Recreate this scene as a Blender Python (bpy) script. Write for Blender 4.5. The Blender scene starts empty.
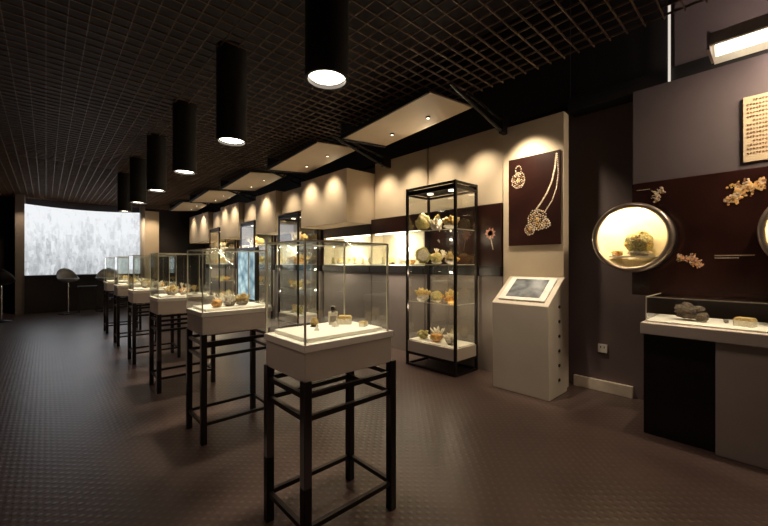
import bpy, bmesh, math, random
from mathutils import Vector, Matrix, noise
random.seed(7)
S=1.5
scene=bpy.context.scene
COL=scene.collection
# ------------------------------------------------------------------ materials
def nodes(name):
    m=bpy.data.materials.new(name); m.use_nodes=True
    nt=m.node_tree; nt.nodes.clear()
    out=nt.nodes.new('ShaderNodeOutputMaterial')
    return m,nt,out
def pmat(name,c,rough=.5,metal=0,var=.15,scale=6,bump=0,emit=None,es=0,spec=.5,bscale=None,coat=0,trans=0):
    m,nt,out=nodes(name)
    b=nt.nodes.new('ShaderNodeBsdfPrincipled')
    nt.links.new(b.outputs[0],out.inputs[0])
    tc=nt.nodes.new('ShaderNodeTexCoord')
    n=nt.nodes.new('ShaderNodeTexNoise'); n.inputs['Scale'].default_value=scale; n.inputs['Detail'].default_value=5
    nt.links.new(tc.outputs['Object'],n.inputs['Vector'])
    r=nt.nodes.new('ShaderNodeValToRGB')
    r.color_ramp.elements[0].position=.3; r.color_ramp.elements[1].position=.7
    r.color_ramp.elements[0].color=tuple(max(0,x*(1-var)) for x in c)+(1,)
    r.color_ramp.elements[1].color=tuple(min(1,x*(1+var)) for x in c)+(1,)
    nt.links.new(n.outputs[0],r.inputs[0]); nt.links.new(r.outputs[0],b.inputs['Base Color'])
    b.inputs['Roughness'].default_value=rough; b.inputs['Metallic'].default_value=metal
    b.inputs['Specular IOR Level'].default_value=spec
    b.inputs['Coat Weight'].default_value=coat
    b.inputs['Transmission Weight'].default_value=trans
    if emit: 
        b.inputs['Emission Color'].default_value=emit+(1,); b.inputs['Emission Strength'].default_value=es
    if bump:
        n2=nt.nodes.new('ShaderNodeTexNoise'); n2.inputs['Scale'].default_value=bscale or scale*8
        nt.links.new(tc.outputs['Object'],n2.inputs['Vector'])
        bp=nt.nodes.new('ShaderNodeBump'); bp.inputs['Strength'].default_value=bump; bp.inputs['Distance'].default_value=.01
        nt.links.new(n2.outputs[0],bp.inputs['Height']); nt.links.new(bp.outputs[0],b.inputs['Normal'])
    return m
def emat(name,c,s):
    m,nt,out=nodes(name)
    e=nt.nodes.new('ShaderNodeEmission'); e.inputs[0].default_value=c+(1,); e.inputs[1].default_value=s
    nt.links.new(e.outputs[0],out.inputs[0]); return m
def glassmat(name,tint=(.95,.97,.95)):
    m,nt,out=nodes(name)
    t=nt.nodes.new('ShaderNodeBsdfTransparent'); t.inputs[0].default_value=tint+(1,)
    g=nt.nodes.new('ShaderNodeBsdfGlossy'); g.inputs['Roughness'].default_value=.01; g.inputs[0].default_value=(1,1,1,1)
    f=nt.nodes.new('ShaderNodeLayerWeight'); f.inputs[0].default_value=.5
    p=nt.nodes.new('ShaderNodeMath'); p.operation='POWER'; p.inputs[1].default_value=4
    nt.links.new(f.outputs['Facing'],p.inputs[0])
    mu=nt.nodes.new('ShaderNodeMath'); mu.operation='MULTIPLY_ADD'; mu.inputs[1].default_value=.9; mu.inputs[2].default_value=.11
    nt.links.new(p.outputs[0],mu.inputs[0])
    mx=nt.nodes.new('ShaderNodeMixShader'); nt.links.new(mu.outputs[0],mx.inputs[0])
    nt.links.new(t.outputs[0],mx.inputs[1]); nt.links.new(g.outputs[0],mx.inputs[2])
    nt.links.new(mx.outputs[0],out.inputs[0]); return m
M={}
M['black']=pmat('black_steel',(.012,.009,.009),.4,.3)
M['matblack']=pmat('matt_black_housing',(.009,.007,.007),.65,0)
M['frame']=pmat('dark_frame',(.02,.014,.013),.35,.5)
M['beige']=pmat('beige_panel',(.60,.485,.345),.75,0,.05,2)
M['canopy']=pmat('tan_canopy',(.52,.42,.30),.65,0,.05,2)
M['plinth']=pmat('grey_white_plinth',(.60,.53,.46),.55,0,.06,3)
M['tray']=pmat('white_tray',(.92,.87,.77),.6,0,.03,3)
M['greyc']=pmat('grey_laminate',(.25,.205,.185),.5,0,.06,3)
M['deskgrey']=pmat('pale_grey_laminate',(.40,.35,.31),.5,0,.06,3)
M['kiosk']=pmat('kiosk_laminate',(.56,.49,.39),.5,0,.05,3)
M['purple']=pmat('mauve_paint',(.13,.093,.092),.7,0,.08,2)
M['panelgrey']=pmat('mauve_grey_panel',(.105,.08,.085),.6,0,.15,1.2)
M['red']=pmat('maroon_gloss',(.024,.008,.006),.22,0,.3,3,coat=.2)
M['redd']=pmat('dark_maroon',(.026,.008,.006),.3,0,.3,3)
M['darkwall']=pmat('dark_wall',(.022,.015,.015),.7,0,.2,2)
M['skirt']=pmat('skirting',(.62,.53,.42),.5)
M['glass']=glassmat('clear_glass')
M['gedge']=pmat('glass_edge',(.62,.58,.45),.2,0,.1,6)
M['white']=pmat('white_plastic',(.75,.7,.62),.4)
M['stoolgrey']=pmat('pale_grey_shell',(.32,.31,.3),.45)
M['chrome']=pmat('chrome',(.75,.7,.65),.18,1)
M['rim']=pmat('bronze_rim',(.42,.34,.27),.28,.8)
M['silver']=pmat('print_silver',(.66,.53,.38),.4,.1,.45,40)
M['gold']=pmat('gold',(.68,.40,.13),.35,.2,.45,30,.3)
M['umber']=pmat('umber_print',(.25,.11,.045),.4,.1,.35,20,.3)
M['rose']=pmat('rose_print',(.7,.3,.2),.4,.1,.5,25)
M['cream']=pmat('cream_board',(.52,.41,.26),.6,0,.04,3)
M['ink']=pmat('ink',(.2,.09,.04),.6)
M['lamp']=emat('lamp_glow',(1,.88,.7),12)
M['spotglow']=emat('spot_glow',(1,.85,.6),4)
M['led']=emat('led_strip',(1,.85,.62),5)
M['tube']=emat('tube_glow',(1,.88,.68),3)
M['dimtube']=emat('dim_tube_glow',(1,.9,.78),.75)
M['nicheback']=pmat('niche_lining',(.86,.76,.56),.6)
M['m_amber']=pmat('amber',(.62,.32,.09),.15,0,.5,8,.2,coat=.5)
M['m_grey']=pmat('grey_mineral',(.42,.36,.29),.5,0,.6,12,.8)
M['m_brown']=pmat('brown_fossil',(.21,.155,.11),.5,0,.8,14,1)
M['m_gold']=pmat('pyrite',(.66,.47,.18),.35,.2,.5,14,.6)
M['m_white']=pmat('quartz',(.82,.74,.60),.15,0,.25,8,.2,coat=.4)
M['m_green']=pmat('olive_mineral',(.46,.40,.15),.35,0,.6,12,.7)
M['m_dark']=pmat('dark_mineral',(.06,.04,.035),.35,0,.6,12,.6)
M['m_red']=pmat('red_coral',(.5,.23,.09),.4,0,.3,12,.4)
M['grid']=pmat('grid_bronze',(.165,.105,.072),.5,.2)
def floor_mat():
    m,nt,out=nodes('studded_rubber_floor')
    b=nt.nodes.new('ShaderNodeBsdfPrincipled'); nt.links.new(b.outputs[0],out.inputs[0])
    tc=nt.nodes.new('ShaderNodeTexCoord')
    n=nt.nodes.new('ShaderNodeTexNoise'); n.inputs['Scale'].default_value=1.5; n.inputs['Detail'].default_value=6
    nt.links.new(tc.outputs['Object'],n.inputs['Vector'])
    r=nt.nodes.new('ShaderNodeValToRGB'); r.color_ramp.elements[0].position=.3;r.color_ramp.elements[1].position=.7
    r.color_ramp.elements[0].color=(.090,.057,.048,1); r.color_ramp.elements[1].color=(.125,.082,.069,1)
    nt.links.new(n.outputs[0],r.inputs[0])
    mp=nt.nodes.new('ShaderNodeMapping'); mp.inputs['Rotation'].default_value=(0,0,math.radians(45)); nt.links.new(tc.outputs['Object'],mp.inputs[0])
    v=nt.nodes.new('ShaderNodeTexVoronoi'); v.voronoi_dimensions='2D'; v.inputs['Scale'].default_value=19; v.inputs['Randomness'].default_value=0
    nt.links.new(mp.outputs[0],v.inputs['Vector'])
    mr=nt.nodes.new('ShaderNodeMapRange'); mr.inputs[1].default_value=.12; mr.inputs[2].default_value=.34; mr.inputs[3].default_value=1; mr.inputs[4].default_value=0
    nt.links.new(v.outputs['Distance'],mr.inputs[0])
    bp=nt.nodes.new('ShaderNodeBump'); bp.inputs['Strength'].default_value=.35; bp.inputs['Distance'].default_value=.0035
    nt.links.new(mr.outputs[0],bp.inputs['Height']); nt.links.new(bp.outputs[0],b.inputs['Normal'])
    br=nt.nodes.new('ShaderNodeTexBrick'); br.inputs['Scale'].default_value=1; br.offset=0
    br.inputs['Brick Width'].default_value=.9; br.inputs['Row Height'].default_value=.9; br.inputs['Mortar Size'].default_value=.002
    br.inputs['Color1'].default_value=(1,1,1,1);br.inputs['Color2'].default_value=(1,1,1,1);br.inputs['Mortar'].default_value=(0,0,0,1)
    nt.links.new(tc.outputs['Object'],br.inputs['Vector'])
    mx=nt.nodes.new('ShaderNodeMix'); mx.data_type='RGBA'; mx.inputs[6].default_value=(.07,.045,.038,1)
    nt.links.new(br.outputs['Color'],mx.inputs[0]); nt.links.new(r.outputs[0],mx.inputs[7])
    m2=nt.nodes.new('ShaderNodeMix'); m2.data_type='RGBA'; m2.blend_type='MULTIPLY'; m2.inputs[0].default_value=1
    r2=nt.nodes.new('ShaderNodeValToRGB'); r2.color_ramp.elements[0].color=(.75,.75,.75,1); r2.color_ramp.elements[1].color=(1.0,1.0,1.0,1)
    nt.links.new(mr.outputs[0],r2.inputs[0]); nt.links.new(mx.outputs[2],m2.inputs[6]); nt.links.new(r2.outputs[0],m2.inputs[7])
    nt.links.new(m2.outputs[2],b.inputs['Base Color'])
    b.inputs['Roughness'].default_value=.34
    return m
M['floor']=floor_mat()
def screen_mat():
    m,nt,out=nodes('backlit_mural')
    e=nt.nodes.new('ShaderNodeEmission'); nt.links.new(e.outputs[0],out.inputs[0])
    tc=nt.nodes.new('ShaderNodeTexCoord')
    sx=nt.nodes.new('ShaderNodeSeparateXYZ'); nt.links.new(tc.outputs['Object'],sx.inputs[0])
    def vor(sc,seed):
        mp=nt.nodes.new('ShaderNodeMapping'); mp.inputs['Scale'].default_value=sc; mp.inputs['Location'].default_value=(seed,0,seed)
        nt.links.new(tc.outputs['Object'],mp.inputs[0])
        v=nt.nodes.new('ShaderNodeTexVoronoi'); v.distance='CHEBYCHEV'; v.inputs['Scale'].default_value=1
        nt.links.new(mp.outputs[0],v.inputs['Vector'])
        s=nt.nodes.new('ShaderNodeSeparateColor'); nt.links.new(v.outputs['Color'],s.inputs[0]); return s.outputs[0]
    def noi(sc,scale):
        mp=nt.nodes.new('ShaderNodeMapping'); mp.inputs['Scale'].default_value=sc
        nt.links.new(tc.outputs['Object'],mp.inputs[0])
        n=nt.nodes.new('ShaderNodeTexNoise'); n.inputs['Scale'].default_value=scale; n.inputs['Detail'].default_value=5; n.inputs['Roughness'].default_value=.6
        nt.links.new(mp.outputs[0],n.inputs['Vector']); return n.outputs[0]
    def madd(a,k,b):
        q=nt.nodes.new('ShaderNodeMath'); q.operation='MULTIPLY_ADD'; q.inputs[1].default_value=k
        nt.links.new(a,q.inputs[0])
        if hasattr(b,'is_output'): nt.links.new(b,q.inputs[2])
        else: q.inputs[2].default_value=b
        return q.outputs[0]
    t=madd(sx.outputs[2],.20,0.0)
    t=madd(vor((9,0,2.2),3.1),.24,t); t=madd(vor((18,0,7),1.7),.18,t); t=madd(noi((5,0,1.6),2),.3,t); t=madd(noi((1,0,1),.9),.35,t)
    r=nt.nodes.new('ShaderNodeValToRGB'); r.color_ramp.elements[0].position=.16;r.color_ramp.elements[1].position=.90
    r.color_ramp.elements[0].color=(.18,.20,.21,1); r.color_ramp.elements[1].color=(.90,.92,.94,1)
    nt.links.new(t,r.inputs[0]); nt.links.new(r.outputs[0],e.inputs[0]); e.inputs[1].default_value=1.0
    return m
M['mural']=screen_mat()
def bluescreen():
    m,nt,out=nodes('blue_picture_light')
    e=nt.nodes.new('ShaderNodeEmission'); nt.links.new(e.outputs[0],out.inputs[0])
    tc=nt.nodes.new('ShaderNodeTexCoord')
    n=nt.nodes.new('ShaderNodeTexVoronoi'); n.inputs['Scale'].default_value=5
    nt.links.new(tc.outputs['Object'],n.inputs['Vector'])
    r=nt.nodes.new('ShaderNodeValToRGB'); r.color_ramp.elements[0].color=(.7,.88,.92,1); r.color_ramp.elements[1].color=(.06,.15,.24,1)
    nt.links.new(n.outputs['Distance'],r.inputs[0]); nt.links.new(r.outputs[0],e.inputs[0]); e.inputs[1].default_value=1.3
    return m
M['blue']=bluescreen()
M['kscreen']=pmat('kiosk_screen',(.12,.125,.125),.15,0,.7,11,emit=(.35,.37,.36),es=.12)
# ------------------------------------------------------------------ geometry helper (units of camera height, scaled by S)
class G:
    def __init__(s): s.bm=bmesh.new(); s.mats=[]
    def mi(s,k):
        if k not in s.mats: s.mats.append(k)
        return s.mats.index(k)
    def faces(s,vs,fs,k):
        i=s.mi(k); v=[s.bm.verts.new(Vector(p)*S) for p in vs]
        for f in fs:
            try:
                q=s.bm.faces.new([v[j] for j in f]); q.material_index=i
            except ValueError: pass
        return v
    def box(s,x0,x1,y0,y1,z0,z1,k):
        vs=[(x,y,z) for x in (x0,x1) for y in (y0,y1) for z in (z0,z1)]
        s.faces(vs,[(0,1,3,2),(4,6,7,5),(0,4,5,1),(2,3,7,6),(0,2,6,4),(1,5,7,3)],k); return s
    def hexa(s,b,t,k):
        s.faces(list(b)+list(t),[(0,1,2,3),(7,6,5,4),(0,4,5,1),(1,5,6,2),(2,6,7,3),(3,7,4,0)],k); return s
    def tube(s,p0,p1,r0,k,r1=None,n=16,caps=True):
        p0=Vector(p0);p1=Vector(p1); r1=r0 if r1 is None else r1
        d=(p1-p0).normalized(); a=d.orthogonal().normalized(); b=d.cross(a)
        vs=[];
        for p,r in ((p0,r0),(p1,r1)):
            for i in range(n):
                t=2*math.pi*i/n; vs.append(p+(a*math.cos(t)+b*math.sin(t))*r)
        fs=[(i,(i+1)%n,n+(i+1)%n,n+i) for i in range(n)]
        if caps: fs+= [tuple(range(n-1,-1,-1)),tuple(range(n,2*n))]
        s.faces(vs,fs,k); return s
    def lathe(s,prof,c,k,axis='Z',n=32):
        vs=[];m=len(prof)
        for i in range(n):
            a=2*math.pi*i/n
            for r,t in prof:
                if axis=='Z': vs.append((c[0]+r*math.cos(a),c[1]+r*math.sin(a),c[2]+t))
                else: vs.append((c[0]+t,c[1]+r*math.cos(a),c[2]+r*math.sin(a)))
        fs=[]
        for i in range(n):
            j=(i+1)%n
            for q in range(m-1):
                fs.append((i*m+q,j*m+q,j*m+q+1,i*m+q+1))
        s.faces(vs,fs,k); return s
    def prismY(s,prof,y0,y1,k):
        n=len(prof); vs=[(x,y0,z) for x,z in prof]+[(x,y1,z) for x,z in prof]
        s.faces(vs,[tuple(range(n)),tuple(range(2*n-1,n-1,-1))]+[(i,n+i,n+(i+1)%n,(i+1)%n) for i in range(n)],k); return s
    def blob(s,c,r,k,sc=(1,1,1),sub=2,amp=0,seed=0):
        t=bmesh.new(); bmesh.ops.create_icosphere(t,subdivisions=sub,radius=1)
        vs=[];
        for v in t.verts:
            p=v.co.copy(); f=1+amp*noise.noise(p*1.6+Vector((seed,seed*2,0)))+amp*.5*noise.noise(p*4+Vector((seed,0,3)))
            p=p*f; vs.append((c[0]+p.x*r*sc[0],c[1]+p.y*r*sc[1],c[2]+p.z*r*sc[2]))
        fs=[tuple(v.index for v in f.verts) for f in t.faces]; t.free()
        s.faces(vs,fs,k); return s
    def leaf(s,x,c,ang,l,w,k):
        ca,sa=math.cos(ang),math.sin(ang); P=[(0,0),(.3,.5),(.65,.4),(1,0),(.65,-.4),(.3,-.5)]
        front=[(x-.004,c[0]+(u*l*ca-v*w*sa),c[1]+(u*l*sa+v*w*ca)) for u,v in P]
        back=[(x,p[1],p[2]) for p in front]; n=6
        s.faces(front+back,[tuple(range(n)),tuple(range(2*n-1,n-1,-1))]+[(i,n+i,n+(i+1)%n,(i+1)%n) for i in range(n)],k); return s
    def done(s,name,root=None,smooth=False,bevel=0,label=None,cat=None,kind=None,group=None):
        bmesh.ops.recalc_face_normals(s.bm,faces=s.bm.faces)
        me=bpy.data.meshes.new(name)
        vs=[v.co for v in s.bm.verts]
        lo=Vector([min(v[i] for v in vs) for i in range(3)]); hi=Vector([max(v[i] for v in vs) for i in range(3)])
        c=(lo+hi)/2
        if root is None: c.z=lo.z
        for v in s.bm.verts: v.co-=c
        s.bm.to_mesh(me); s.bm.free()
        for k in s.mats: me.materials.append(M[k])
        if smooth:
            for p in me.polygons: p.use_smooth=True
        o=bpy.data.objects.new(name,me); COL.objects.link(o)
        if root is not None:
            o.parent=root; o.location=c-Vector(root['P'])
        else: o.location=c
        o['P']=tuple(c)
        if bevel:
            b=o.modifiers.new('bevel','BEVEL'); b.width=bevel; b.segments=2; b.limit_method='ANGLE'
        if label: o['label']=label
        if cat: o['category']=cat
        if kind: o['kind']=kind
        if group: o['group']=group
        return o
def root(name,p,label,cat,group=None):
    e=bpy.data.objects.new(name,None); e.empty_display_size=.1; e.location=Vector(p)*S; COL.objects.link(e)
    e['P']=tuple(Vector(p)*S); e['label']=label; e['category']=cat
    if group: e['group']=group
    return e
def copy_tree(r,p,label=None,rotz=0):
    n=r.copy(); COL.objects.link(n); n.location=Vector(p)*S; n.rotation_euler=(0,0,rotz)
    n['P']=tuple(Vector(p)*S)
    if label: n['label']=label
    def rec(a,b):
        for ch in list(a.children):
            c=ch.copy(); COL.objects.link(c); c.parent=b; rec(ch,c)
    rec(r,n); return n
def aim(o,p,t):
    o.location=Vector(p)*S; o.rotation_euler=(Vector(t)-Vector(p)).to_track_quat('-Z','Y').to_euler()
def spot(p,t,e,ang=50,blend=.6,size=.04,col=(1,.78,.52)):
    l=bpy.data.lights.new('spot_light','SPOT'); l.energy=e; l.spot_size=math.radians(ang); l.spot_blend=blend; l.shadow_soft_size=size; l.color=col
    o=bpy.data.objects.new('spot_light',l); COL.objects.link(o); aim(o,p,t); return o
def point(p,e,size=.05,col=(1,.8,.55)):
    l=bpy.data.lights.new('point_light','POINT'); l.energy=e; l.shadow_soft_size=size; l.color=col
    o=bpy.data.objects.new('point_light',l); COL.objects.link(o); o.location=Vector(p)*S; return o
def area(p,t,e,sx,sy,col=(1,.8,.58)):
    l=bpy.data.lights.new('area_light','AREA'); l.energy=e; l.shape='RECTANGLE'; l.size=sx; l.size_y=sy; l.color=col
    o=bpy.data.objects.new('area_light',l); COL.objects.link(o); aim(o,p,t); return o
# ------------------------------------------------------------------ room
XL,XR,YB,YF,ZT=-2.2,3.2,-1.6,10.6,3.2
G().box(XL-.1,XR+.1,YB-.1,YF+.1,-.1,0,'floor').done('floor',kind='structure')
G().box(XL-.1,XR+.1,YB-.1,YF+.1,ZT,ZT+.1,'darkwall').done('ceiling',kind='structure')
G().box(XL-.1,XL,YB-.1,YF+.1,0,ZT,'darkwall').done('wall_left',kind='structure')
G().box(XR,XR+.1,YB-.1,YF+.1,0,ZT,'purple').done('wall_right',kind='structure')
G().box(XL,XR,YB-.1,YB,0,ZT,'darkwall').done('wall_back',kind='structure')
G().box(XL,XR,YF,YF+.1,0,ZT,'darkwall').done('wall_front',kind='structure')
G().box(3.17,3.2,.73,1.14,0,.085,'skirt').done('baseboard_right',kind='structure',bevel=.004)
G().box(3.05,3.2,-1.6,1.14,2.2,2.3,'matblack').done('trim_1',kind='structure')
G().box(3.12,3.2,.52,1.14,2.3,3.2,'matblack').done('trim_2',kind='structure')
G().box(3.1,3.2,1.14,10.6,2.27,3.2,'matblack').done('trim_3',kind='structure')
# ceiling grid
g=G(); sp=.088; zt=2.34
x=XL
while x<=2.5: g.box(x-.0017,x+.0017,YB,YF,zt,zt+.012,'grid'); x+=sp
y=YB
while y<=YF: g.box(XL,2.5,y-.003,y+.003,zt,zt+.012,'grid'); y+=sp
g.done('ceiling_grid',label='open-cell bronze lattice hung below the dark ceiling',cat='ceiling grid')
# ------------------------------------------------------------------ showcase tables
CX,CY=.425,.305; X0C=.622
def showcase():
    r=root('pedestal_showcase',(X0C+CX/2,1.362-CY/2,0),'glass-topped showcase on black legs holding a small bottle','display case','row of pedestal showcases')
    x0,x1,y0,y1=X0C,X0C+CX,1.362-CY,1.362; t=.03; i=.0
    for a in (x0+i,x1-i-t):
        for b in (y0+i,y1-i-t):
            G().box(a,a+t,b,b+t,0,.605,'frame').done('leg',r,bevel=.003)
    for z,n in ((.545,'upper_rail'),(.47,'upper_rail'),(.10,'lower_rail')):
        g=G(); e=.017; o=i+.006
        for yy in (y0+o,y1-o-e): g.box(x0+i+t,x1-i-t,yy,yy+e,z,z+e,'frame')
        for xx in (x0+o,x1-o-e): g.box(xx,xx+e,y0+i+t,y1-i-t,z,z+e,'frame')
        g.done(n,r)
    G().box(x0+.006,x1-.02,y0+.006,y1-.006,.60,.702,'plinth').done('plinth',r,bevel=.006)
    G().box(x0+.001,x1-.014,y0+.001,y1-.001,.702,.727,'tray').done('plinth_top',r,bevel=.003)
    G().box(x0+.03,x1-.05,y0+.03,y1-.03,.727,.742,'tray').done('display_tray',r,bevel=.004)
    a=.008; X0,X1,Y0,Y1,z0,z1=x0+a,x1-a-.034,y0+a,y1-a,.728,1.075
    g=G()
    g.faces([(X0,Y0,z0),(X1,Y0,z0),(X1,Y1,z0),(X0,Y1,z0),(X0,Y0,z1),(X1,Y0,z1),(X1,Y1,z1),(X0,Y1,z1)],
        [(0,1,5,4),(1,2,6,5),(2,3,7,6),(3,0,4,7),(4,5,6,7)],'glass')
    e=.003
    for X in (X0,X1):
        for Y in (Y0,Y1): g.box(X-e,X+e,Y-e,Y+e,z0,z1,'gedge')
        g.box(X-e,X+e,Y0,Y1,z1-e,z1+e,'gedge')
    for Y in (Y0,Y1): g.box(X0,X1,Y-e,Y+e,z1-e,z1+e,'gedge')
    g.done('glass_cover',r)
    return r
base=showcase(); PC=1.08
cases=[(X0C+CX/2,1.362-CY/2)]
labs=['showcase on black frame holding amber stones','showcase on black frame holding pale crystals','showcase on black frame holding golden minerals','showcase on black frame holding branching coral','showcase on black frame beside the bar stools']
for n in range(1,6):
    p=(X0C+CX/2,1.362-CY/2+PC*n); cases.append(p); copy_tree(base,(p[0],p[1],0),labs[n-1])
# ------------------------------------------------------------------ pendant cylinders
LR=.092
r=root('cylinder_downlight',(.874,1.30,2.37),'black cylindrical downlight hanging above the showcases','ceiling lamp','row of cylinder downlights')
g=G(); g.lathe([(0.0,.60),(LR,.60),(LR,0),(LR-.012,0),(LR-.012,.035)],(.874,1.30,1.775),'matblack',n=48); g.done('lamp_housing',r)
g=G(); g.lathe([(0,.014),(LR-.022,.014),(LR-.014,.02)],(.874,1.30,1.775),'lamp',n=32); g.done('lamp_lens',r)
for n in range(6):
    yy=1.30+PC*n
    if n: copy_tree(r,(.874,yy,2.37))
    spot((.874,yy,1.77),(.83,yy-.07,.7),(210 if n else 165),40,.8,.05,(1,.86,.66))
# ------------------------------------------------------------------ necklace partition
r=root('poster_partition',(3.05,1.405,0),'tall beige partition panel behind the information kiosk','partition wall')
G().box(3.0,3.10,1.15,1.67,0,2.2,'beige').done('partition_body',r,bevel=.004)
rnd=random.Random(5)
def beads(g,pts,k,r=.008):
    for p in pts: g.blob(p,r,k,(.35,1,1),1)
def arc_pts(P,n):
    out=[]
    for i in range(n):
        t=i/(n-1)*(len(P)-1); a=int(min(t,len(P)-2)); f=t-a
        out.append(Vector(P[a]).lerp(Vector(P[a+1]),f))
    return out
def rosette(g,x,cy,cz,R,rings=4,asp=1.0,ks=('silver','gold','silver','umber')):
    g.blob((x,cy,cz),R*.2,'gold',(.3,1,1),2)
    for q in range(1,rings+1):
        rr=R*q/rings; n=int(6*q)
        for i in range(n):
            a=6.283*i/n+q; j=1+rnd.uniform(-.08,.08)
            g.blob((x,cy+rr*j*math.cos(a),cz+rr*j*asp*math.sin(a)),R*.5/rings*rnd.uniform(.7,1.15),ks[rnd.randrange(4)] if q<rings else ks[0],(.35,1,1),1)
r=root('jewellery_poster',(2.988,1.39,1.15),'dark maroon poster showing a pale gold necklace and earring','poster')
G().box(2.985,2.999,1.17,1.61,1.15,1.9,'redd').done('poster_board',r,bevel=.002)
g=G()
ch=[(2.984,1.20,1.87),(2.984,1.212,1.76),(2.984,1.235,1.66),(2.984,1.275,1.57),(2.984,1.32,1.50),(2.984,1.36,1.45)]
beads(g,arc_pts(ch,42),'silver',.0085)
ch2=[(2.984,1.195,1.87),(2.984,1.185,1.72),(2.984,1.20,1.6),(2.984,1.235,1.50),(2.984,1.29,1.42)]
beads(g,arc_pts(ch2,40),'silver',.006)
rosette(g,2.984,1.355,1.36,.075,5,1.15,('silver','gold','silver','silver'))
rosette(g,2.984,1.42,1.28,.04,3,1.1); rosette(g,2.984,1.285,1.32,.034,2)
g.done('necklace_print',r)
g=G(); rosette(g,2.984,1.52,1.71,.058,4,1.15,('silver','silver','silver','umber'))
beads(g,[(2.984,1.52+.025*math.cos(a*.6),1.80+.035*math.sin(a*.6)) for a in range(11)],'silver',.006)
g.done('earring_print',r)
# kiosk
r=root('information_kiosk',(2.82,1.34,0),'cream-grey floor-standing information kiosk with sloping screen','kiosk')
G().prismY([(2.66,0),(2.64,.685),(2.93,.885),(2.985,.885),(2.985,0)],1.12,1.57,'kiosk').done('kiosk_body',r,bevel=.006)
def slope(u,off=0):
    x=2.64+.29*u; z=.685+.2*u; n=Vector((-.2,0,.29)).normalized()*off; return (x+n.x,z+n.z)
G().prismY([slope(.12,.001),slope(.93,.001),slope(.93,.012),slope(.12,.012)],1.16,1.53,'white').done('screen_frame',r,bevel=.003)
G().prismY([slope(.22,.0125),slope(.86,.0125),slope(.86,.015),slope(.22,.015)],1.21,1.48,'kscreen').done('screen',r)
for i in range(6):
    G().tube((2.83,1.12,.12+.11*i),(2.83,1.112,.12+.11*i),.012,'black').done('speaker_hole',r)
# socket
r=root('wall_socket',(3.195,.93,.30),'white square electrical socket on mauve wall','power socket')
G().box(3.188,3.2,.90,.965,.30,.365,'white').done('socket_plate',r,bevel=.003)
for yy in (.92,.945): G().box(3.1865,3.189,yy-.003,yy+.003,.335,.35,'black').done('socket_slot',r)
# display units along wall ; boxed: 0 recessed, 1 deep header, 2 short header above a tall showcase
def module(y0,y1,boxed,niche):
    lab=('recessed','protruding','shallow protruding')[boxed]
    r=root('display_cabinet_unit',(3.1,(y0+y1)/2,0),f'grey built-in display cabinet with {lab} beige header'+(' and lit niche' if niche else ''),'cabinet','built-in display cabinets')
    XB=3.19; top=(1.54,1.49,1.76)[boxed]
    G().box(3.0,XB,y0,y1,0,.88,'greyc').done('base_cabinet',r,bevel=.004)
    G().box(2.97,XB,y0,y1,.88,.97,'black').done('counter',r,bevel=.004)
    if niche:
        g=G(); g.box(3.175,XB,y0,y1,.97,1.36,'nicheback'); g.box(3.0,3.175,y0,y0+.008,.97,1.36,'nicheback'); g.box(3.0,3.175,y1-.008,y1,.97,1.36,'nicheback')
        g.box(3.0,3.175,y0+.008,y1-.008,.97,.985,'tray')
        g.done('niche_lining',r)
        G().box(3.01,3.03,y0+.05,y1-.05,1.345,1.36,'led').done('strip_light',r)
        g=G(); g.faces([(2.995,y0+.01,.975),(2.995,y1-.01,.975),(2.995,y1-.01,1.36),(2.995,y0+.01,1.36)],[(0,1,2,3)],'glass'); g.done('glass_front',r)
        G().box(2.985,XB,y0,y1,1.36,top,'redd').done('maroon_band',r,bevel=.003)
        area((3.02,(y0+y1)/2,1.335),(3.17,(y0+y1)/2,1.12),36*(y1-y0),.06,(y1-y0)*1.35,(1,.88,.68))
    else:
        G().box(2.985,XB,y0,y1,.97,top,'redd').done('maroon_band',r,bevel=.003)
    if boxed==1: G().box(2.62,XB,y0,y1,top,2.13,'beige').done('header_panel',r,bevel=.004)
    elif boxed==2: G().box(2.70,XB,y0,y1,top,2.10,'beige').done('header_panel',r,bevel=.004)
    else: G().box(3.05,XB,y0,y1,1.54,2.25,'beige').done('header_panel',r,bevel=.004)
mods=[(1.68,2.58,0,0),(2.60,3.46,0,1),(3.48,4.54,1,1),(4.60,5.26,2,0),(5.31,6.04,1,1),(6.10,6.74,2,0),(6.79,7.76,1,1),(7.82,8.46,2,0),(8.52,9.95,1,1)]
for m in mods: module(*m)
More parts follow.
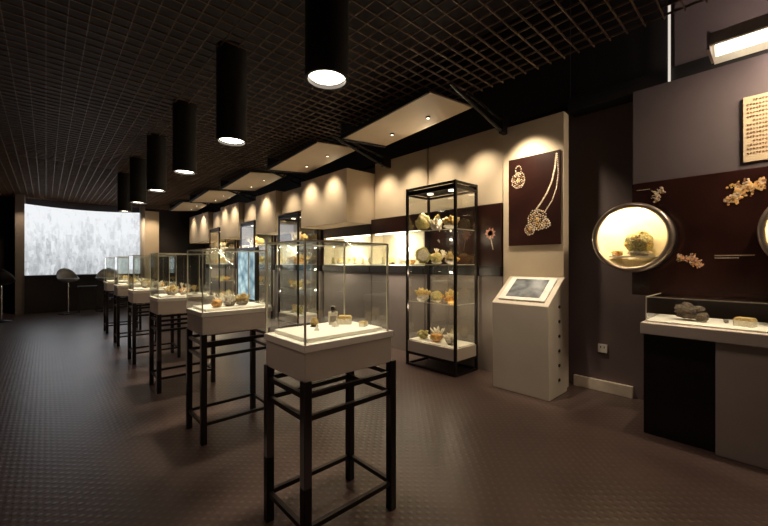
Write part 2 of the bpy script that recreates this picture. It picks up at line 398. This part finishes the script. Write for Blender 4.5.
# canopies
def canopy(y0,y1):
    r=root('lighting_canopy',(2.37,(y0+y1)/2,2.2),'cream tilted canopy panel with recessed spotlights','light fitting','row of lighting canopies')
    def Z(x,y): return 2.26+.05*(x-2.08)/.56-.07*(y-y0)/(y1-y0)
    C=[(2.08,y0),(2.64,y0),(2.64,y1),(2.08,y1)]
    G().hexa([(x,y,Z(x,y)) for x,y in C],[(x,y,Z(x,y)+.012) for x,y in C],'canopy').done('canopy_panel',r)
    e=[(2.065,y0),(2.08,y0),(2.08,y1),(2.065,y1)]
    G().hexa([(x,y,Z(2.08,y)-.006) for x,y in e],[(x,y,Z(2.08,y)+.03) for x,y in e],'matblack').done('edge_trim',r)
    e=[(2.065,y1),(2.64,y1),(2.64,y1+.02),(2.065,y1+.02)]
    G().hexa([(x,y,Z(x,y1)-.015) for x,y in e],[(x,y,2.335) for x,y in e],'matblack').done('end_trim',r)
    g=G(); yy=y0-.1
    g.tube((2.2,yy,2.335),(2.95,yy,2.15),.014,'black',n=8); g.tube((2.4,yy,2.335),(2.95,yy,2.25),.011,'black',n=8)
    for k in range(4):
        t=.15+.2*k; g.tube((2.3+.65*t,yy,2.31-.16*t),(2.36+.62*t,yy,2.335-.08*t),.008,'black',n=6)
    g.box(2.92,3.04,yy-.02,yy+.02,2.14,2.3,'black')
    g.done('truss_bracket',r)
    for k in range(2):
        yy=y0+(y1-y0)*(.3+.42*k); X=2.44; z=Z(X,yy)
        q=G(); q.tube((X,yy,z-.012),(X,yy,z-.001),.022,'black',n=16); q.tube((X,yy,z-.014),(X,yy,z-.012),.013,'spotglow',n=16); q.done('spotlight',r)
    ym=(y0+y1)/2
    area((2.72,ym,2.15),(2.37,ym,2.29),3.4*(y1-y0),.1,(y1-y0)*1.1,(1,.82,.58))  # added uplight without a fixture, brightens the canopy underside
for y0,y1 in ((1.75,2.82),(3.28,4.4),(5.0,6.1),(6.75,7.8),(8.4,9.4)):
    canopy(y0,y1)
rv=random.Random(12)
for n,(y0,y1,bx,ni) in enumerate(mods):
    xs=2.42 if bx else 2.76
    for k in range(2 if y1-y0>.75 else 1):
        yy=y0+(y1-y0)*((.25+.5*k) if y1-y0>.75 else .5)+rv.uniform(-.04,.04)
        spot((xs,yy,2.16),((2.66 if bx else 3.08),yy,1.5),(50 if bx else 48)*rv.uniform(.7,1.15),95,1,.06,(1,.83,.60))
spot((2.72,1.44,2.18),(3.02,1.40,1.5),135,88,.95,.04,(1,.84,.60))
spot((2.2,1.3,2.28),(2.75,1.32,.6),170,26,.7,.03,(1,.84,.64))  # extra spot with no fitting, added to lift the kiosk front
# ------------------------------------------------------------------ tower showcases
def tower():
    r=root('tower_showcase',(2.79,2.21,0),'tall black-framed glass showcase with lit shelves of minerals','display case','tall glass showcases')
    x0,x1,y0,y1,H=2.62,2.965,1.91,2.51,1.73; t=.022
    for a in (x0,x1-t):
        for b in (y0,y1-t): G().box(a,a+t,b,b+t,0,H,'frame').done('frame_post',r)
    for z in (.0,.11,H-t,1.66):
        g=G()
        for b in (y0,y1-t): g.box(x0+t,x1-t,b,b+t,z,z+.02,'frame')
        for a in (x0,x1-t): g.box(a,a+t,y0+t,y1-t,z,z+.02,'frame')
        g.done('frame_rail',r)
    G().box(x0+.004,x1-.004,y0+.004,y1-.004,.135,.24,'plinth').done('base_box',r)
    G().box(x0+.02,x1-.02,y0+.02,y1-.02,.24,.25,'tray').done('display_tray',r)
    for z in (.62,.98,1.3):
        g=G(); g.box(x0+.022,x1-.022,y0+.022,y1-.022,z,z+.007,'glass'); g.box(x0+.022,x0+.026,y0+.022,y1-.022,z,z+.008,'gedge'); g.box(x0+.022,x1-.022,y0+.022,y0+.026,z,z+.008,'gedge'); g.done('glass_shelf',r)
    g=G(); X0,X1,Y0,Y1,z0,z1=x0+.01,x1-.01,y0+.01,y1-.01,.25,1.66
    g.faces([(X0,Y0,z0),(X1,Y0,z0),(X1,Y1,z0),(X0,Y1,z0),(X0,Y0,z1),(X1,Y0,z1),(X1,Y1,z1),(X0,Y1,z1)],[(0,1,5,4),(1,2,6,5),(2,3,7,6),(3,0,4,7)],'glass')
    g.done('glass_panels',r)
    g=G(); g.box(x0+t,x1-t,y0+t,y1-t,1.685,1.705,'black')
    g.done('lamp_cover',r)
    for yy in (2.08,2.34):
        q=G(); q.tube((2.79,yy,1.676),(2.79,yy,1.685),.03,'spotglow'); q.done('lamp_lens',r)
    return r
tb=tower()
TY=[2.21,4.93,6.42,8.15]
for y in TY[1:]: copy_tree(tb,(2.79,y,0))
for y in TY:
    for s in (-.13,.13):
        spot((2.79,y+s,1.66),(2.79,y+s*.8,.2),70,64,.6,.02)
        point((2.68,y+s*1.6,1.25),2.2,.02); point((2.68,y+s*1.6,.9),3.0,.02); point((2.68,y+s*1.6,.56),3.0,.02)  # bare points added to brighten the tower interior, no lamp modelled
# ------------------------------------------------------------------ mineral library
def lib_mesh(fn,name,smooth=False):
    g=G(); fn(g); bmesh.ops.recalc_face_normals(g.bm,faces=g.bm.faces)
    zmin=min(v.co.z for v in g.bm.verts)
    for v in g.bm.verts: v.co.z-=zmin
    me=bpy.data.meshes.new(name); g.bm.to_mesh(me); g.bm.free()
    for k in g.mats: me.materials.append(M[k])
    if smooth:
        for p in me.polygons: p.use_smooth=True
    return me
def crystal(g,p,d,l,r,k):
    p=Vector(p); d=Vector(d).normalized(); g.tube(p,p+d*l*.75,r,k,n=6,caps=False); g.tube(p+d*l*.75,p+d*l,r,k,r1=r*.05,n=6)
def cluster(k,seed,n=16):
    def f(g):
        rnd=random.Random(seed); g.blob((0,0,.25),.5,'m_grey',(1,.8,.5),2,.5,seed)
        for i in range(n):
            a=rnd.uniform(0,6.28); t=rnd.uniform(0,.9)
            crystal(g,(math.cos(a)*t*.35,math.sin(a)*t*.3,.3),(math.cos(a)*t,math.sin(a)*t,1),rnd.uniform(.3,.75),rnd.uniform(.06,.13),k)
    return f
def coral(k,seed):
    def f(g):
        rnd=random.Random(seed)
        def br(p,d,l,r,n):
            q=p+d*l; g.tube(p,q,r,k,r1=r*.7,n=7)
            if n==0: g.blob(q,r*.9,k,sub=1); return
            for i in range(3 if n>1 else 2):
                e=(d+Vector((rnd.uniform(-.9,.9),rnd.uniform(-.9,.9),rnd.uniform(-.1,.6)))).normalized()
                br(q,e,l*.72,r*.7,n-1)
        g.blob((0,0,.06),.3,'m_grey',(1,1,.35),2,.4,seed)
        for i in range(3): br(Vector((0,0,.05)),Vector((rnd.uniform(-.7,.7),rnd.uniform(-.7,.7),1)).normalized(),.4,.07,3)
    return f
def rock(k,seed,sc=(1,.8,.7),amp=.55):
    def f(g): g.blob((0,0,0),.5,k,sc,4,amp,seed)
    return f
def stand_stone(k,seed):
    def f(g):
        g.lathe([(0,0),(.42,0),(.45,.05),(.3,.12),(.34,.18),(0,.18)],(0,0,0),'m_dark',n=24); g.blob((0,0,.5),.4,k,(1,.7,1),4,.4,seed)
    return f
def slab(k,seed):
    def f(g):
        g.blob((0,0,.5),.5,k,(.18,1,1),4,.25,seed); g.blob((-.07,0,.5),.36,'m_white',(.12,1,1),3,.2,seed+3); g.box(-.2,.2,-.25,.25,0,.08,'m_dark')
    return f
def bottle(g):
    g.box(-.3,.3,-.22,.22,0,.85,'m_white'); g.box(-.2,.2,-.225,.225,.2,.6,'m_grey'); g.lathe([(0,.85),(.12,.85),(.12,.95),(.2,.97),(.2,1.2),(.1,1.26),(0,1.26)],(0,0,0),'chrome',n=20)
def pyramid(g): g.tube((0,0,0),(0,0,.7),.5,'m_white',r1=.02,n=4)
def casket(g):
    g.box(-.5,.5,-.35,.35,0,.4,'m_white'); g.prismY([(-.52,.4),(.52,.4),(.4,.58),(-.4,.58)],-.37,.37,'m_gold'); g.box(-.06,.06,-.38,-.35,.3,.48,'gold')
def nodule(g):
    g.blob((0,0,.42),.45,'m_green',(1,1,.95),4,.18,31)
    rn=random.Random(9)
    for i in range(26):
        a=rn.uniform(0,6.28); b=rn.uniform(-.3,1.4); g.blob((.4*math.cos(a)*math.cos(b),.4*math.sin(a)*math.cos(b),.42+.38*math.sin(b)),.1,'m_gold',(1,1,1),2,.3,i)
    g.blob((0,0,.03),.4,'m_white',(1,1,.25),3,.4,5)
def skull(g):
    g.blob((0,0,.5),.5,'m_brown',(1.25,.85,.85),4,.5,21)
    g.blob((-.62,0,.3),.3,'m_brown',(1.1,.8,.75),3,.45,22)
    g.blob((-.42,-.28,.52),.13,'m_dark',(1,.8,1),2); g.blob((-.42,.28,.52),.13,'m_dark',(1,.8,1),2)
    g.blob((-.86,0,.34),.08,'m_dark',(1,1,1),2)
    for i in range(6): g.blob((-.75+.08*i,-.2,.08),.045,'m_white',(1,1,1.6),1)
LIB=[('crystal_cluster',lib_mesh(cluster('m_white',1),'crystal_cluster'),'white quartz crystal cluster'),
('golden_crystal_cluster',lib_mesh(cluster('m_gold',2,22),'golden_crystal_cluster'),'golden crystal cluster'),
('coral_branch',lib_mesh(coral('m_gold',3),'coral_branch'),'golden branching coral'),
('pale_coral_branch',lib_mesh(coral('m_white',8),'pale_coral_branch'),'pale branching coral'),
('amber_stone',lib_mesh(rock('m_amber',4,(1,.8,.6),.35),'amber_stone',True),'polished orange amber stone'),
('mineral_rock',lib_mesh(rock('m_green',5),'mineral_rock'),'rough olive mineral rock'),
('grey_mineral_rock',lib_mesh(rock('m_grey',9,(1,.7,.6),.7),'grey_mineral_rock'),'rough grey mineral rock'),
('mounted_stone',lib_mesh(stand_stone('m_gold',6),'mounted_stone'),'golden stone on dark round stand'),
('mineral_slab',lib_mesh(slab('m_green',7),'mineral_slab'),'polished geode slab on dark foot'),
('crystal_bottle',lib_mesh(bottle,'crystal_bottle'),'small clear bottle with silver cap'),
('crystal_pyramid',lib_mesh(pyramid,'crystal_pyramid'),'small clear crystal pyramid'),
('jewel_casket',lib_mesh(casket,'jewel_casket'),'small pale box with golden lid'),
('fossil_skull',lib_mesh(skull,'fossil_skull'),'dark rough fossil animal skull'),
('mineral_nodule',lib_mesh(nodule,'mineral_nodule'),'large round green-gold mineral nodule'),
('red_coral_branch',lib_mesh(coral('m_red',11),'red_coral_branch'),'reddish branching coral')]
L={n:(m,l) for n,m,l in LIB}
def put(n,x,y,z,s,where,rot=None,sc=None):
    me,l=L[n]; o=bpy.data.objects.new(n,me); COL.objects.link(o); o.location=Vector((x,y,z))*S
    o.scale=Vector(sc or (1,1,1))*s; o.rotation_euler=(0,0,random.uniform(0,6.28) if rot is None else rot)
    o['label']=l+' '+where; o['category']={'crystal_bottle':'bottle','jewel_casket':'box','fossil_skull':'skull'}.get(n,'mineral')
    o['group']=where.replace('on ','').replace('in ','')+' specimens'; return o
w='on a pedestal showcase tray'; TZ=.742
put('crystal_bottle',.885,1.27,TZ,.062,w,-.7); put('jewel_casket',.93,1.25,TZ,.06,w,-.7)
put('crystal_pyramid',.86,1.22,TZ,.035,w,.2); put('mounted_stone',.80,1.28,TZ,.04,w); put('crystal_pyramid',.76,1.20,TZ,.03,w,.9); put('jewel_casket',.95,1.15,TZ,.035,w,.4)
sets=[['amber_stone','pale_coral_branch','crystal_cluster','mineral_slab','golden_crystal_cluster','grey_mineral_rock'],
['golden_crystal_cluster','crystal_cluster','pale_coral_branch','amber_stone','coral_branch'],
['mineral_slab','golden_crystal_cluster','crystal_cluster','amber_stone'],
['coral_branch','mounted_stone','crystal_cluster'],['pale_coral_branch','golden_crystal_cluster']]
for n,st in enumerate(sets):
    cx,cy=cases[n+1]
    for i,k in enumerate(st):
        px=cx-.12+.22*((i+.5)/len(st)); py=cy+(.06 if i%2 else -.06)
        put(k,px,py,TZ,random.uniform(.07,.09),'on a pedestal showcase tray')
kinds=[x[0] for x in LIB if x[0] not in('crystal_bottle','crystal_pyramid','jewel_casket','fossil_skull')]
bright=['coral_branch','golden_crystal_cluster','pale_coral_branch','mineral_slab','crystal_cluster','mineral_nodule','mineral_rock','amber_stone']
for ti,ty in enumerate(TY):
    for z,s in ((.25,.12),(.628,.12),(.988,.14),(1.308,.14)):
        nn=5 if ti==0 else 4
        for j in range(nn):
            pool=bright if z!=1.308 else bright[:5]
            put(random.choice(pool),2.79+(.065 if j%2 else -.065),ty-.21+.42*(j+.5)/nn,z,s*random.uniform(.85,1.12),'in a tall glass showcase')
for (y0,y1,bx,ni) in mods:
    if ni:
        k=int((y1-y0)/.16)
        for j in range(k):
            put(random.choice(kinds),3.09,y0+.1+(y1-y0-.2)*j/(k-1),.985,random.uniform(.075,.10),'in a lit cabinet niche')
r=root('flower_print',(2.98,1.80,1.1),'pink printed flower brooch on maroon band','picture')
g=G()
for i in range(9): g.leaf(2.985,(1.79,1.27),i*.7,.055,.03,'rose')
g.done('petals',r)
G().tube((2.981,1.79,1.25),(2.981,1.76,1.12),.004,'silver',n=6).done('stem',r)
# bluish light box
r=root('illuminated_picture',(2.43,6.0,0),'blue backlit picture panel in low dark frame','light box')
g=G(); a,b=5.55,6.3
g.box(2.40,2.46,a,a+.03,0,1.25,'frame'); g.box(2.40,2.46,b-.03,b,0,1.25,'frame'); g.box(2.40,2.46,a+.03,b-.03,1.2,1.25,'frame'); g.box(2.40,2.46,a+.03,b-.03,.0,.42,'frame'); g.done('picture_frame',r)
G().box(2.41,2.45,a+.03,b-.03,.42,1.2,'blue').done('picture_panel',r)
# ------------------------------------------------------------------ right exhibit
rnd=random.Random(3)
r=root('maroon_exhibit_panel',(3.05,-.1,.78),'glossy dark maroon exhibit panel with printed jewellery','display panel')
G().box(3.0,3.18,-.95,.693,.78,1.549,'red').done('panel_board',r,bevel=.004)
def filigree(y0,z0,y1,z1,n,s,name,ks=('gold','silver','gold','umber')):
    g=G(); d=Vector((y1-y0,z1-z0)); nrm=Vector((-d.y,d.x)).normalized()
    for i in range(n):
        t=i/(n-1); c=Vector((y0,z0))+d*t+nrm*s*.5*math.sin(t*9)
        g.blob((2.998,c.x,c.y),s*rnd.uniform(.36,.5),ks[rnd.randrange(4)],(.25,1,1),1)
        wd=s*(.5+1.1*math.sin(math.pi*t))
        for sg in (-1,1):
            L_=wd*rnd.uniform(.5,1.2); cu=rnd.uniform(-.7,.7)
            for j in range(4):
                u=(j+1)/4; q=c+nrm*sg*L_*u+d.normalized()*cu*L_*u*u
                g.blob((2.998,q.x,q.y),s*(.34-.14*u)*rnd.uniform(.7,1.3),ks[rnd.randrange(4)],(.25,1,1),1)
    g.done(name,r)
filigree(.215,1.375,.06,1.475,26,.030,'brooch_print')
filigree(.44,1.05,.32,.99,20,.02,'leaf_print',('umber','silver','gold','rose'))
filigree(.565,1.41,.53,1.50,10,.02,'ring_print',('silver','silver','umber','silver'))
for (yy,zz,n) in ((.26,1.045,16),(.26,1.03,10),(.66,1.50,7),(.02,1.36,12)):
    g=G()
    for i in range(n):
        y=yy-.011*i; g.box(2.9975,3.0,y-.0035,y+.0035,zz-.003+rnd.uniform(0,.002),zz+.003,'silver')
    g.done('caption_text',r)
r=root('mauve_header_panel',(3.1,-.1,1.55),'mauve grey upper exhibit panel','display panel')
G().box(3.02,3.18,-.95,.693,1.551,2.199,'panelgrey').done('header_board',r,bevel=.004)
G().box(3.15,3.2,-.95,.48,2.32,3.15,'purple').done('trim_4',kind='structure')
G().box(3.03,3.045,.485,.497,2.2,2.72,'dimtube').done('trim_5',kind='structure')
r=root('text_board',(3.01,-.03,1.59),'cream notice board with rows of printed characters','sign')
G().box(3.006,3.019,-.2,.14,1.59,1.97,'cream').done('board',r,bevel=.002)
g=G()
for row in range(14):
    z=1.945-.0235*row
    for c in range(24 if row%5!=4 else 11):
        y=.12-.0125*c-(.025 if row%5==0 else 0)
        if y<-.185: break
        q=rnd.random()
        g.box(3.004,3.006,y-.0045,y+.0045,z-.0008,z+.0008,'ink'); g.box(3.004,3.006,y-.0008,y+.0008,z-.0065,z+.0065,'ink')
        if q>.4: g.box(3.004,3.006,y-.0042,y+.0036,z+.0042,z+.0055,'ink')
        if q<.6: g.box(3.004,3.006,y-.004,y-.0028,z-.0055,z+.003,'ink')
        if q>.7: g.box(3.004,3.006,y+.0028,y+.004,z-.0055,z+.0045,'ink')
g.done('board_text',r)
r=root('strip_lamp',(2.72,-.15,2.11),'glowing tubular strip lamp in pale reflector above exhibit','lamp')
g=G(); g.prismY([(2.60,2.165),(2.65,2.25),(2.77,2.25),(2.84,2.15),(2.83,2.145),(2.765,2.235),(2.655,2.235),(2.61,2.16)],-.7,.25,'white'); g.box(2.62,2.82,.25,.262,2.15,2.25,'greyc'); g.done('reflector',r)
G().tube((2.72,-.68,2.18),(2.72,.235,2.18),.036,'tube').done('lamp_tube',r,smooth=True)
for b in (.0,-.5): G().box(2.72,3.05,b-.02,b,2.25,2.27,'black').done('arm',r)
area((2.74,-.3,2.13),(3.05,-.2,1.6),52,.06,.7)
area((2.72,-.2,2.28),(3.15,-.1,2.75),12,.06,.8,(1,.85,.75))  # added upward fill that lightens the wall above the strip lamp
# portholes
def porthole(cy,lab):
    cz=1.168; X=2.82; R=.222
    r=root('porthole_showcase',(2.9,cy,cz-R),lab,'display case','round porthole showcases')
    g=G(); g.lathe([(R,.0),(R,.178),(.0,.178)],(X,cy,cz),'frame','X',48); g.done('drum',r)
    g=G(); g.lathe([(R-.026,.012),(R-.026,-.012),(R-.014,-.020),(R,-.018),(R+.006,-.004),(R+.006,.04),(R,.04)],(X,cy,cz),'rim','X',64); g.done('rim_ring',r,smooth=True)
    g=G(); g.lathe([(R-.026,.004),(R-.031,.11),(R-.08,.155),(0,.165)],(X,cy,cz),'nicheback','X',48); g.done('bowl_lining',r,smooth=True)
    g=G(); n=40; vs=[(X+.002,cy+(R-.026)*math.cos(6.2832*i/n),cz+(R-.026)*math.sin(6.2832*i/n)) for i in range(n)]; g.faces(vs,[tuple(range(n))],'glass'); g.done('porthole_glass',r)
    g=G(); g.box(X+.02,X+.14,cy-.13,cy+.13,cz-.13,cz-.12,'tray'); g.done('inner_shelf',r)
    point((X+.04,cy+.10,cz+.12),5,.02,(1,.82,.54)); point((X+.05,cy-.05,cz+.16),2.4,.02,(1,.82,.55))
    return cz-.12
zz=porthole(.66,'round metal-rimmed porthole showcase with green-gold nodule'); porthole(-.15,'round metal-rimmed porthole showcase at panel end')
for cy in (.66,-.15):
    w='in a round porthole'
    put('mineral_nodule',2.895,cy-.03,zz,.17,w); put('amber_stone',2.88,cy+.08,zz,.06,w); put('golden_crystal_cluster',2.90,cy+.11,zz,.04,w)
# desk
r=root('exhibit_desk',(2.78,-.2,0),'grey exhibit desk with white top and dark knee recess','desk')
G().box(2.54,2.998,-.95,.547,.59,.655,'plinth').done('worktop',r,bevel=.005)
G().box(2.56,2.99,-.95,.222,0,.59,'deskgrey').done('cabinet_body',r,bevel=.004)
G().box(2.59,2.99,.222,.54,0,.59,'black').done('recess_back',r)
G().box(2.60,2.998,-.93,.53,.655,.662,'tray').done('desk_pad',r)
g=G(); X0,X1,Y0,Y1,z0,z1=2.60,2.992,-.93,.53,.662,.80
g.faces([(X0,Y0,z0),(X1,Y0,z0),(X1,Y1,z0),(X0,Y1,z0),(X0,Y0,z1),(X1,Y0,z1),(X1,Y1,z1),(X0,Y1,z1)],[(0,1,5,4),(2,3,7,6),(3,0,4,7),(4,5,6,7)],'glass')
e=.0025; g.box(X0-e,X0+e,Y0,Y1,z1-e,z1+e,'gedge'); g.box(X0-e,X0+e,Y1-e,Y1+e,z0,z1,'gedge'); g.box(X0,X1,Y1-e,Y1+e,z1-e,z1+e,'gedge')
g.done('glass_cover',r)
w='on the exhibit desk'
put('fossil_skull',2.78,.36,.662,.105,w,math.radians(70)); put('jewel_casket',2.74,.12,.662,.08,w,1.3); put('grey_mineral_rock',2.80,.2,.662,.03,w)
put('mineral_rock',2.78,-.15,.662,.1,w)
for yy in (.36,.1,-.3): spot((2.66,yy,2.12),(2.78,yy,.66),85,30,.8,.03,(1,.84,.62))
# ------------------------------------------------------------------ far end
g=G(); n=20; vs=[];fs=[]
for i in range(n+1):
    t=i/n; x=-.31+1.91*t; q=1-(2*t-1)**2; y=10.1+.4*q; vs+= [(x,y,.753),(x,y,2.17)]
for i in range(n): fs.append((2*i,2*i+2,2*i+3,2*i+1))
g.faces(vs,fs,'mural'); g.done('backlit_mural',label='large curved backlit mural with mottled pale skyline',cat='light wall')
G().box(-.44,-.31,10.05,10.6,0,2.34,'greyc').done('trim_6',kind='structure')
G().box(-.31,1.6,10.0,10.55,0,.752,'darkwall').done('trim_8',kind='structure')
G().box(1.70,2.03,10.3,10.4,.6,2.25,'beige').done('trim_9',kind='structure')
r=root('round_column',(1.66,10.15,0),'slim pale column beside the backlit mural','column')
G().tube((1.66,10.15,0),(1.66,10.15,2.34),.055,'plinth',n=24).done('column_shaft',r,smooth=True)
spot((1.85,9.7,2.25),(1.86,10.3,1.5),75,70,.8,.05); spot((-.3,9.7,2.25),(-.4,10.05,1.5),40,60,.8,.05)
area((.7,9.95,1.5),(.7,5,.3),12,3,2,(.85,.9,1))
def stool(x,y,mt,lab,rot):
    r=root('bar_stool',(x,y,0),lab,'stool','bar stools by the mural')
    G().lathe([(0,0),(.15,0),(.15,.012),(.03,.03),(0,.03)],(x,y,0),'black').done('pedestal_base',r,smooth=True)
    G().tube((x,y,.02),(x,y,.62),.014,'chrome').done('pedestal_post',r)
    g=G(); n=24;m=6;vs=[]
    for j in range(m+1):
        for i in range(n):
            a=6.2832*i/n; rr=.16*math.sin(j/m*1.35); back=max(0,math.sin(a)); z=.62+.06*(1-math.cos(j/m*1.35))+ (j/m)**2*(.03+.2*back)
            vs.append((x+rr*math.cos(a)*1.15,y+rr*math.sin(a),z))
    fs=[(j*n+i,j*n+(i+1)%n,(j+1)*n+(i+1)%n,(j+1)*n+i) for j in range(m) for i in range(n)]
    g.faces(vs,fs,mt); o=g.done('shell_seat',r,smooth=True); q=o.modifiers.new('s','SOLIDIFY'); q.thickness=.02
    r.rotation_euler=(0,0,rot)
stool(.32,9.5,'stoolgrey','pale shell-seat bar stool on metal pedestal',.4); stool(.92,9.5,'stoolgrey','pale shell-seat bar stool on metal pedestal',-.3); stool(-.56,9.0,'black','dark shell-seat bar stool on metal pedestal',3)
r=root('low_table',(.62,9.65,0),'dark rectangular table between bar stools','table')
G().box(.47,.78,9.5,9.8,.5,.53,'black').done('table_top',r)
for a in (.48,.75):
    for b in (9.51,9.77): G().box(a,a+.02,b,b+.02,0,.5,'black').done('leg',r)
# added ambient fill: wide downward spots that belong to no fixture
for p,e in (((-.1,1.0,2.2),36),((0,4.5,2.2),34),((1.9,.7,2.2),58),((1.9,3,2.2),42),((1.6,7,2.2),25)):
    spot(p,(p[0],p[1],0),e,120,1,.2,(1,.74,.58))
for yy in (0.5,3.5,7): area((.0,yy,.25),(.0,yy,2.3),3.4,2.6,3.0,(1,.68,.5))  # added upward areas near the floor, make the ceiling grid visible
# ------------------------------------------------------------------ world, camera
w=bpy.data.worlds.new('world'); scene.world=w; w.use_nodes=True
w.node_tree.nodes['Background'].inputs[0].default_value=(.02,.015,.012,1); w.node_tree.nodes['Background'].inputs[1].default_value=.5
cam=bpy.data.cameras.new('camera'); co=bpy.data.objects.new('camera',cam); COL.objects.link(co)
co.location=(0,0,S); co.rotation_euler=(math.radians(90),0,-math.radians(42.8)); cam.lens=365/768*36; cam.sensor_width=36; cam.clip_start=.05
scene.camera=co
scene.view_settings.view_transform='Standard'
for o in bpy.data.objects:
    if 'P' in o.keys(): del o['P']
